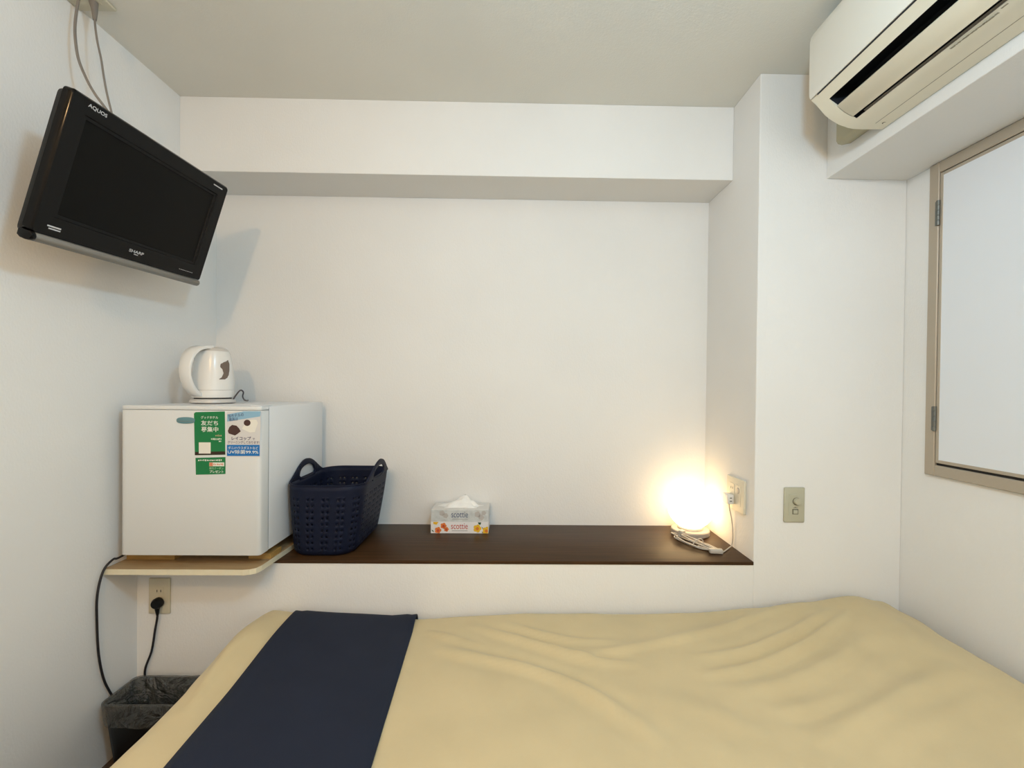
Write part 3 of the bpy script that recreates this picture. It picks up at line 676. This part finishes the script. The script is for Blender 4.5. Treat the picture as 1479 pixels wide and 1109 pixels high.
for i in range(15):
    t = i / 14; row = []
    for k in range(40):
        a = 2 * pi * k / 40; ra = 1 - t ** 0.85
        rx = 0.004 + (0.088 if cos(a) < 0 else 0.082) * ra; ryy = 0.003 + 0.032 * ra
        z = zt + 0.0004 + 0.046 * (t ** 1.1) * (1 - 0.25 * abs(cos(a)) * (1 - t))
        n_ = 1 + 0.30 * noise.noise(Vector((cos(a) * 2.1, sin(a) * 2.1, t * 3 + 4))) * (0.3 + ra) + 0.10 * sin(5 * a + 4 * t)
        row.append(Vector((cx + 0.016 * t + rx * cos(a) * n_, cy + ryy * sin(a) * n_, z + 0.006 * noise.noise(Vector((cos(a) * 3, sin(a) * 3, t * 5))) * (t > 0.1))))
    rws.append(row)
tb.grid(rws, closed=True); tb.add(rws[-1], [tuple(range(40))])
tis = obj('tissue', tb, M_tissue, ub, smooth=70)

# ------------------------------------------------------------------ table lamp
lx, ly = 0.742, 1.828
lamp = thing('table_lamp', 'glowing white globe lamp on the right end of the ledge', 'lamp', (lx, ly, ZS))
obj('base', MB().lathe([(0.072, ZS + 0.0003), (0.076, ZS + 0.003), (0.076, ZS + 0.018), (0.073, ZS + 0.0215), (0.045, ZS + 0.0225)], lx, ly, 48), M_lampbase, lamp)
obj('socket', MB().lathe([(0.052, ZS + 0.0225), (0.050, ZS + 0.029), (0.046, ZS + 0.031)], lx, ly, 32), M_lampbase, lamp)
m_, N, L, b_ = nmat('glowing_globe')
b_.inputs['Base Color'].default_value = (0.9, 0.85, 0.75, 1); b_.inputs['Emission Color'].default_value = (1.0, 0.68, 0.34, 1); b_.inputs['Emission Strength'].default_value = GLOBE_POWER
R_ = 0.091; gz = ZS + 0.111
obj('globe_shade', MB().lathe([(R_ * sin(a), gz - R_ * cos(a)) for a in [0.50 + (pi - 0.505) * k / 24 for k in range(25)]], lx, ly, 48), m_, lamp, smooth=80)
A0 = at(974, 777, Z=ZS); A1 = at(1038, 799, Z=ZS); mid = (A0 + A1) / 2; ax_ = (A1 - A0); Ln = ax_.length / 2; ax_ = ax_.normalized(); ay_ = Vector((-ax_.y, ax_.x, 0))
coil = []
rnd = random.Random(3)
for k in range(5 * 14 + 1):
    a = 2 * pi * k / 14; lp = k // 14
    rx = Ln * (0.95 - 0.05 * lp + 0.06 * rnd.uniform(-1, 1)); ry_2 = 0.036 * (0.45 + 0.7 * ((lp * 37 % 7) / 7)) + 0.006 * rnd.uniform(-1, 1)
    z = ZS + 0.0035 + 0.0028 * lp * (0.6 + 0.4 * sin(a + lp)) + 0.009 * max(0, -cos(a)) * (0.4 + 0.2 * lp)
    coil.append(mid + ax_ * (rx * cos(a)) + ay_ * (ry_2 * sin(a) + 0.008 * sin(lp * 2.1)) + ax_ * (0.008 * sin(lp * 1.7 + 1)) + Vector((0, 0, z - ZS)))
px1 = [at(1030, 797, Z=ZS + 0.004), at(1043, 797.5, Z=ZS + 0.004), at(1053, 791, Z=ZS + 0.004), Vector((0.838, 1.667, ZS + 0.012)), Vector((0.839, 1.664, 0.66)), Vector((0.836, 1.668, 0.71)), Vector((0.829, 1.672, 0.752)), Vector((0.826, 1.672, 0.775))]
pre = [Vector((lx - 0.066, ly - 0.036, ZS + 0.009)), Vector((lx - 0.088, ly - 0.045, ZS + 0.012))]
lc = obj('power_cord', MB().tube(pre + coil + px1, 0.0023, 7, smooth=5), M_lampcord, lamp, smooth=70); lc['label'] = 'pale grey cord coiled in front of the lamp base'
tie = MB(); q0 = mid + ax_ * 0.012
tie.tube([q0 + ay_ * (0.030 * cos(a)) + Vector((0, 0, 0.014 + 0.013 * sin(a))) for a in [2 * pi * k / 12 for k in range(13)]], 0.0022, 6, smooth=2)
obj('cable_tie', tie, M_lampcord, lc)
sw = at(1034, 797, Z=ZS + 0.006); Ms = Matrix.Translation(sw) @ Matrix.Rotation(radians(-8), 4, 'Z')
obj('cord_switch', MB().box(-0.024, 0.024, -0.010, 0.010, -0.0055, 0.012, 0.005, 3, M=Ms), M_lampcord, lc)
sw2 = at(969, 762, Z=ZS + 0.02); Ms2 = Matrix.Translation(Vector((lx - 0.060, ly - 0.066, ZS + 0.018))) @ Matrix.Rotation(radians(30), 4, 'Z')
obj('dimmer_knob', MB().box(-0.012, 0.012, -0.010, 0.010, -0.016, 0.016, 0.004, 3, M=Ms2), M_lampbase, lc)
obj('plug', MB().box(0.812, 0.8245, 1.660, 1.686, 0.778, 0.806, 0.003, 2), M_ivory, lc)

# ------------------------------------------------------------------ outlets, switch, adapter
def slots(mb, Mx, cx, cz, s=1.0):
    for dx in (-0.0063, 0.0063): mb.box(cx + dx * s - 0.0011, cx + dx * s + 0.0011, -0.0002, 0.0006, cz - 0.0042, cz + 0.0042, M=Mx)
p_ = at(232, 859.5, Y=YF)
ol = thing('wall_outlet', 'beige single wall outlet on the low wall under the refrigerator board', 'outlet', (p_.x, YF, p_.z - 0.06))
MO = Matrix.Translation((p_.x, YF, p_.z))
obj('cover_plate', MB().box(-0.036, 0.036, -0.0065, -0.0002, -0.061, 0.061, 0.003, 3, M=MO), M_beige2, ol)
ob_ = MB()
for cz in (0.018, -0.026): ob_.box(-0.015, 0.015, -0.0075, -0.006, cz - 0.013, cz + 0.013, 0.001, 1, M=MO)
obj('socket_insert', ob_, M_beige2, ol)
sl = MB(); slots(sl, MO @ Matrix.Translation((0, -0.0078, 0)), 0.0, 0.018); obj('pin_slots', sl, M_dark, ol, smooth=0)

a0, a1 = at(1131, 703, Y=YF), at(1161, 754, Y=YF); sx0, sz0 = (a0.x + a1.x) / 2, (a0.z + a1.z) / 2
sp_ = thing('dimmer_switch', 'olive beige switch plate with round knob on the wall right of the ledge', 'switch', (sx0, YF, sz0 - 0.06))
MO = Matrix.Translation((sx0, YF, sz0))
obj('cover_plate', MB().box(-0.0365, 0.0365, -0.0065, -0.0002, -0.061, 0.061, 0.004, 3, M=MO), M_beige, sp_)
obj('insert', MB().box(-0.0215, 0.0125, -0.0075, -0.006, -0.036, 0.037, 0.001, 1, M=MO), M_beige, sp_)
obj('knob_ring', MB().lathe([(0.0132, 0), (0.0132, 0.0012), (0.012, 0.0014)], 0, 0, 28, M=MO @ Matrix.Translation((0.0048, -0.0072, 0.0128)) @ Matrix.Rotation(pi / 2, 4, 'X')), M_slotgrey, sp_)
obj('knob', MB().lathe([(0.0115, 0), (0.0115, 0.010), (0.0105, 0.0125), (0.003, 0.013)], 0, 0, 28, M=MO @ Matrix.Translation((0.0055, -0.007, 0.0135)) @ Matrix.Rotation(pi / 2, 4, 'X')), M_beige, sp_)
bt = obj('button_frame', MB().box(-0.0085, 0.0125, -0.0085, -0.0055, -0.032, -0.014, 0.0005, 1, M=MO), M_slotgrey, sp_)
obj('button', MB().box(-0.0055, 0.0095, -0.0105, -0.008, -0.0295, -0.0165, 0.001, 2, M=MO), M_beige, bt)
mk = MB(); mk.box(-0.006, 0.010, -0.0079, -0.007, -0.0105, -0.0092, M=MO); mk.box(-0.0015, 0.005, -0.0079, -0.007, -0.0085, -0.0070, M=MO)
obj('indicator_mark', mk, M_slotgrey, sp_, smooth=0)

do = thing('double_outlet', 'ivory double outlet plate on the column side next to the globe lamp', 'outlet', (XC, 1.648, 0.755))
MX = Matrix.Translation((XC, 1.648, 0.815)) @ Matrix.Rotation(-pi / 2, 4, 'Z')     # local x -> -Y, local -y -> -X
obj('cover_plate', MB().box(-0.064, 0.064, -0.0085, -0.0002, -0.061, 0.061, 0.002, 3, M=MX), M_ivory, do)
ob_ = MB()
for cx in (-0.022, 0.024): ob_.box(cx - 0.018, cx + 0.018, -0.0098, -0.008, -0.038, 0.038, 0.001, 1, M=MX)
obj('socket_insert', ob_, M_ivory, do)
sl = MB(); slots(sl, MX @ Matrix.Translation((0, -0.0101, 0)), -0.022, 0.020); obj('pin_slots', sl, M_dark, do, smooth=0)
obj('round_jack', MB().lathe([(0.011, 0), (0.011, 0.0015), (0.008, 0.002)], 0, 0, 24, M=MX @ Matrix.Translation((0.024, -0.0095, 0.018)) @ Matrix.Rotation(pi / 2, 4, 'X')), M_grey, do)
pa = thing('plug_adapter', 'small white cube plug adapter pushed into the outlet by the lamp', 'adapter', (XC - 0.022, 1.672, 0.775))
obj('body', MB().box(XC - 0.034, XC - 0.0105, 1.650, 1.692, 0.775, 0.811, 0.003, 2), M_white, pa)
sl = MB()
for dz in (-0.006, 0.006): sl.box(XC - 0.027, XC - 0.019, 1.6492, 1.6498, 0.793 + dz - 0.0014, 0.793 + dz + 0.0014)
obj('pin_slots', sl, M_dark, pa, smooth=0)

# ------------------------------------------------------------------ waste bin, liner
wb = thing('waste_bin', 'black rectangular waste bin on the floor in the left corner by the bed', 'bin', (-1.13, 1.435, 0))
def ring(hx, hy, r, z, n=64):
    f, t = rrect(hx, hy, r, -1.128, 1.432); return [Vector((*(f(k / n).xy), z)) for k in range(n)]
bb_ = MB(); bb_.grid([ring(0.100, 0.050, 0.02, 0.001), ring(0.105, 0.055, 0.022, 0.02), ring(0.126, 0.067, 0.022, 0.218), ring(0.128, 0.069, 0.022, 0.221), ring(0.124, 0.065, 0.022, 0.221), ring(0.103, 0.053, 0.02, 0.012)], closed=True)
bb_.add(ring(0.100, 0.050, 0.02, 0.001), [tuple(range(63, -1, -1))]); bb_.add(ring(0.103, 0.053, 0.02, 0.012), [tuple(range(64))])
obj('bin_body', bb_, M_black, wb, smooth=50)
m_, N, L, b_ = nmat('grey_film')
b_.inputs['Base Color'].default_value = (0.13, 0.135, 0.13, 1); b_.inputs['Roughness'].default_value = 0.10; b_.inputs['Alpha'].default_value = 0.5; b_.inputs['Specular IOR Level'].default_value = 0.9
tc = N.new('ShaderNodeTexCoord'); vn = N.new('ShaderNodeTexNoise'); vn.inputs['Scale'].default_value = 16; vn.inputs['Detail'].default_value = 3; vn.inputs['Distortion'].default_value = 2.0
L.new(tc.outputs['Object'], vn.inputs['Vector']); bp2 = N.new('ShaderNodeBump'); bp2.inputs['Strength'].default_value = 1.0; bp2.inputs['Distance'].default_value = 0.035
L.new(vn.outputs['Fac'], bp2.inputs['Height']); L.new(bp2.outputs['Normal'], b_.inputs['Normal'])
M_film = m_
ln = MB(); rws = []
for (hx, hy, z, j) in ((0.1205, 0.0655, 0.150, 0.006), (0.1245, 0.0680, 0.158, 0.003), (0.127, 0.0695, 0.175, 0.002), (0.1285, 0.0705, 0.200, 0.0015), (0.1305, 0.0715, 0.219, 0.001), (0.130, 0.071, 0.2245, 0.0008), (0.126, 0.067, 0.2255, 0.0008), (0.1195, 0.0605, 0.215, 0.003),
                       (0.114, 0.056, 0.200, 0.010), (0.110, 0.052, 0.185, 0.018), (0.108, 0.050, 0.168, 0.022), (0.106, 0.050, 0.15, 0.022), (0.103, 0.048, 0.125, 0.022), (0.100, 0.045, 0.10, 0.020), (0.09, 0.040, 0.05, 0.010), (0.05, 0.02, 0.03, 0.004)):
    inner_ = z < 0.2255 and j >= 0.003 and hx < 0.1195 + 1e-6
    r = ring(hx, hy, 0.022, z, 96); c = Vector((-1.128, 1.432))
    for k, p in enumerate(r):
        nv = noise.noise(Vector((p.x * 34, p.y * 34, z * 22))); d = (p.xy - c).normalized()
        amt = j * nv if not inner_ else -abs(j * nv * 1.6)
        if z < 0.17 and not inner_: amt = abs(j * nv) * 0.5
        p.x += d.x * amt; p.y += d.y * amt
        if z <= 0.158 and not inner_: p.z += 0.016 * noise.noise(Vector((p.x * 14, p.y * 14, 2)))
        elif 0.19 < z < 0.23: p.z += 0.0012 * nv
        p.x = max(p.x, -1.2655); p.y = min(p.y, 1.5135)
    rws.append(r)
ln.grid(rws, closed=True); ln.add(rws[-1], [tuple(range(96))])
lin = obj('bin_liner', ln, M_film, origin=(-1.128, 1.432, 0.03), smooth=75, recalc=False)
tag(lin, 'crumpled see-through grey plastic liner folded over the rim of the black bin', 'bag')

# ------------------------------------------------------------------ television
th = radians(18.3)
tv = thing('television', 'small black flat television tilted down on the left wall', 'television', (-1.118, 1.037, 1.535), (th, -0.030, pi / 2))
TW, TH = 0.551, 0.362
def tvobj(name, mb, m, parent=tv, **k): return obj(name, mb, m, parent, local=True, **k)
def rr2(x0, x1, z0, z1, r, n=5):
    out = []
    for cx, cz, a0 in ((x1 - r, z1 - r, 0), (x0 + r, z1 - r, pi / 2), (x0 + r, z0 + r, pi), (x1 - r, z0 + r, 3 * pi / 2)):
        for k in range(n + 1): a = a0 + pi / 2 * k / n; out.append((cx + r * cos(a), cz + r * sin(a)))
    return out
bz = MB()
def loops(*Ls):
    n = len(Ls[0]); vs = [v for L_ in Ls for v in L_]; fs = []
    for j in range(len(Ls) - 1):
        for k in range(n): a = j * n + k; b = j * n + (k + 1) % n; fs.append((a, b, b + n, a + n))
    return vs, fs
def lp(x0, x1, z0, z1, r, y): return [Vector((x, y, z)) for x, z in rr2(x0, x1, z0, z1, r)]
zb = 0.0225
vs, fs = loops(lp(0.004, TW - 0.004, zb, TH - 0.003, 0.010, 0.026), lp(0, TW, zb, TH, 0.010, 0.022), lp(0, TW, zb, TH, 0.010, 0.005), lp(0.004, TW - 0.004, zb, TH - 0.004, 0.008, 0.0),
               lp(0.040, TW - 0.040, 0.068, TH - 0.040, 0.003, 0.0005), lp(0.042, TW - 0.042, 0.070, TH - 0.042, 0.002, 0.004), lp(0.049, TW - 0.049, 0.077, TH - 0.049, 0.002, 0.0045), lp(0.051, TW - 0.051, 0.079, TH - 0.051, 0.002, 0.0085))
bz.add(vs, fs); tvobj('bezel', bz, M_blackgloss, smooth=40)
tvobj('screen', MB().box(0.049, TW - 0.049, 0.0075, 0.0095, 0.077, TH - 0.049), M_screen, smooth=0)
vs, fs = loops(lp(0.004, TW - 0.004, 0.012, TH - 0.003, 0.012, 0.024), lp(0.004, TW - 0.004, 0.012, TH - 0.006, 0.014, 0.036), lp(0.018, TW - 0.018, 0.018, TH - 0.03, 0.02, 0.052), lp(0.07, TW - 0.07, 0.04, TH - 0.07, 0.03, 0.080))
bkm = MB().add(vs, fs); bkm.add(lp(0.07, TW - 0.07, 0.04, TH - 0.07, 0.03, 0.080), [tuple(range(24))])
tvobj('back_shell', bkm, M_black, smooth=45)
sb = []
for k in range(17): a = pi * k / 16 ; sb.append((0.006 + 0.0 - 0.0085 * cos(a - pi / 2) * 1.0, zb - 0.0008 - 0.011 * (1 - cos(a)) ))
prof = [(0.028, 0.0215), (0.001, 0.0215), (-0.0035, 0.018), (-0.0055, 0.012), (-0.0040, 0.006), (0.001, 0.0015), (0.008, 0.0), (0.020, 0.001), (0.028, 0.006)]
tvobj('speaker_bar', MB().prism(prof, 'X', 0.012, TW - 0.004, 0.001, 1), M_silver, smooth=60)
tvobj('bar_end_cap', MB().prism([(y * 1.04 - 0.0003, z * 1.02 - 0.0004) for y, z in prof], 'X', 0.0, 0.0118, 0.002, 2), M_blackgloss, smooth=60)
MT = Matrix(((1, 0, 0, 0), (0, 0, -1, -0.0006), (0, 1, 0, 0), (0, 0, 0, 1)))
tx = MB(); tx.text('AQUOS', MT, 0.040, 0.088, TH - 0.0215, TH - 0.0115, bold=0.02); tx.text('SHARP', MT, 0.252, 0.302, 0.045, 0.0535, bold=0.02)
for a, b, c, d in ((0.270, 0.284, 0.0405, 0.0425), (0.030, 0.062, 0.044, 0.0475), (0.034, 0.062, 0.0385, 0.0415), (0.478, 0.522, TH - 0.0185, TH - 0.0150)): tx.poly([(a, c), (b, c), (b, d), (a, d)], MT)
for k in range(9): x = 0.445 + k * 0.007; tx.poly([(x, 0.0395), (x + 0.004, 0.0395), (x + 0.004, 0.0412), (x, 0.0412)], MT)
tvobj('lettering', tx, M_logo, smooth=0, recalc=False)
br = MB(); MTi = (Matrix.Translation(tv.location) @ Euler((th, -0.030, pi / 2)).to_matrix().to_4x4()).inverted()
br.box(XL + 0.0005, XL + 0.012, 1.25, 1.37, 1.63, 1.80, 0.002, 1, M=MTi)
br.tube([MTi @ Vector((XL + 0.01, 1.31, 1.73)), MTi @ Vector((XL + 0.055, 1.31, 1.735)), Vector((0.275, 0.082, 0.18))], 0.016, 12, smooth=0)
br.box(0.225, 0.325, 0.079, 0.086, 0.13, 0.23, 0.002, 1)
tvobj('wall_bracket', br, M_black)
c2 = [at(136.5, 26, Y=1.285), at(138, 42, Y=1.280), at(141, 62, Y=1.27), at(146, 85, Y=1.26), at(149.5, 108, Y=1.25), at(154, 133, Y=1.235), at(160, 158, Y=1.22)]
c2.append(at(165, 178, Y=1.218))
tvc = tvobj('power_cord', MB().tube([MTi @ p for p in c2], 0.0026, 8, smooth=6), M_cable)
pg0 = at(135, 0, Y=1.29); pg1 = at(136.5, 14, Y=1.288); pg2 = at(136.8, 29, Y=1.285)
tvobj('plug', MB().tube([MTi @ Vector((pg0.x, 1.29, ZC - 0.011)), MTi @ pg1, MTi @ pg2], lambda t: 0.011 - 0.0065 * t, 12, smooth=5), M_cable, tvc)
c1 = [at(118, -14, Y=1.262), at(113, 2, Y=1.262), at(109, 28, Y=1.26), at(108.5, 52, Y=1.255), at(113, 84, Y=1.25), at(124, 112, Y=1.24), at(136, 134, Y=1.225), at(150, 153, Y=1.218), at(157, 163, Y=1.222)]
c1[0] = Vector((c1[1].x + 0.004, 1.265, ZC - 0.0105))
ac_ = obj('antenna_cable', MB().tube(c1, 0.0034, 8, smooth=6), M_cable, origin=c1[0]); tag(ac_, 'thick grey cable bowing from the ceiling down to the television top', 'cable')
cp = thing('ceiling_outlet', 'beige outlet plate on the ceiling above the television', 'outlet', (-1.226, 1.285, ZC))
obj('cover_plate', MB().box(-1.279, -1.170, 1.235, 1.325, ZC - 0.0085, ZC - 0.0002, 0.003, 2), M_beige2, cp)
obj('socket_insert', MB().box(-1.262, -1.19, 1.262, 1.30, ZC - 0.0098, ZC - 0.0080, 0.001, 1), M_beige2, cp)

# ------------------------------------------------------------------ air conditioner
AY0, AY1 = 0.500, 1.297; XA = XB - 0.0012
ac = thing('air_conditioner', 'cream wall air conditioner high on the right beam', 'air conditioner', (XB, 0.9, 1.978))
low = [(0.8665, 2.0585), (0.8810, 2.0470), (0.8900, 2.0375)]
low2 = [(0.9690, 1.9840), (0.9770, 1.9812), (0.995, 1.9785), (1.021, 1.978), (XA, 1.979)]
curve = [(0.9090, 2.0160), (0.9280, 2.0025), (0.9500, 1.9900)]
top_ = [(XA, 2.272), (0.935, 2.271), (0.905, 2.266), (0.885, 2.25), (0.880, 2.235), (0.880, 2.0585)]
notch = [(0.918, 2.066), (0.960, 2.075), (1.000, 2.055), (1.000, 2.02), (0.992, 1.998), (0.984, 1.988)]
body = MB()
full = low + curve + low2 + top_
body.prism(full, 'Y', AY1 - 0.043, AY1, 0.0, 1); body.prism(full, 'Y', AY0, AY0 + 0.043, 0.0, 1)
body.prism(low + notch + low2 + top_, 'Y', AY0 + 0.0429, AY1 - 0.0429)
obj('casing', body, M_acd, ac, smooth=40)
dm = MB(); nn = [low[-1]] + notch + [low2[0]]
nn = [(x - 0.0006 * (0.5), z - 0.0006) for x, z in nn]
dm.grid([[Vector((x, AY0 + 0.0435, z)) for x, z in nn], [Vector((x, AY1 - 0.0435, z)) for x, z in nn]])
for yy in (AY0 + 0.0436, AY1 - 0.0436): dm.add([Vector((x, yy, z)) for x, z in nn], [tuple(range(len(nn)))])
obj('air_duct', dm, M_acduct, ac, smooth=0)
fo = [(0.9110, 2.0155), (0.9210, 2.0068), (0.9330, 1.9985), (0.9450, 1.9920), (0.9570, 1.9868)]
fi = [(x + 0.0030, z + 0.0045) for x, z in fo][::-1]
obj('louver_flap', MB().prism(fo + fi, 'Y', AY0 + 0.048, AY1 - 0.046, 0.0006, 1), mat('flap_cream', (0.82, 0.77, 0.62), 0.4), ac, smooth=50)
obj('slot_liner', MB().prism([(0.9635, 1.9868), (0.9690, 1.9848), (0.9740, 1.9840), (0.9780, 1.9870), (0.97, 1.992)], 'Y', AY0 + 0.046, AY1 - 0.075), M_acline, ac, smooth=0)
fp_ = [(0.8640, 2.0615), (0.8612, 2.068), (0.8602, 2.085), (0.8600, 2.150), (0.8602, 2.225), (0.8625, 2.2400), (0.869, 2.2520), (0.882, 2.2625), (0.900, 2.2690), (0.920, 2.2715), (0.935, 2.2720), (0.935, 2.267), (0.905, 2.262), (0.8840, 2.2460), (0.8815, 2.235), (0.8815, 2.0615)]
obj('front_panel', MB().prism(fp_, 'Y', AY0 - 0.001, AY1 + 0.001, 0.0012, 2), M_ac, ac, smooth=40)
obj('panel_seam', MB().box(0.8662, 0.880, AY0 + 0.006, AY1 - 0.027, 2.0575, 2.0625), M_acduct, ac, smooth=0)
obj('lower_seam', MB().box(1.0345, 1.0357, AY0 + 0.02, AY1 - 0.03, 1.97765, 1.9783), mat('seam_grey', (0.30, 0.28, 0.21), 0.6), ac, smooth=0)
scp = at(1276.5, 177.5, Z=1.978)
scw = MB(); scw.lathe([(0.0042, 1.9774), (0.0042, 1.9782)], scp.x, scp.y, 20); obj('screw_recess', scw, M_slotgrey, ac)
obj('screw', MB().lathe([(0.0032, 1.9769), (0.0032, 1.9780)], scp.x + 0.0012, scp.y - 0.0006, 18), M_acd, ac)
pr = MB(); rq = random.Random(5)
pa0, pa1 = at(1374, 69.5, Z=1.978), at(1444, 17, Z=1.978)
for k in range(34):
    t = k / 34; q = pa0.lerp(pa1, t); ln_ = 0.0042 * rq.uniform(0.5, 1.0)
    pr.box(q.x - 0.0028 * rq.uniform(0.4, 1), q.x + 0.0028 * rq.uniform(0.4, 1), q.y - ln_ / 2, q.y + ln_ / 2, 1.97755, 1.9781)
q = at(1451, 8.5, Z=1.978); pr.box(q.x - 0.0018, q.x + 0.0018, q.y - 0.006, q.y + 0.006, 1.97755, 1.9781)
obj('small_lettering', pr, mat('faded_ink', (0.33, 0.30, 0.21), 0.6), ac, smooth=0)
pcv = [(XA, 2.006), (1.052, 2.000), (1.040, 2.003), (1.0345, 2.012), (1.0345, 2.20), (XA, 2.20)]
obj('pipe_cover', MB().prism(pcv, 'Y', AY1 - 0.0005, 1.425, 0.004, 3), mat('olive_cover', (0.45, 0.42, 0.29), 0.5), ac, smooth=50)
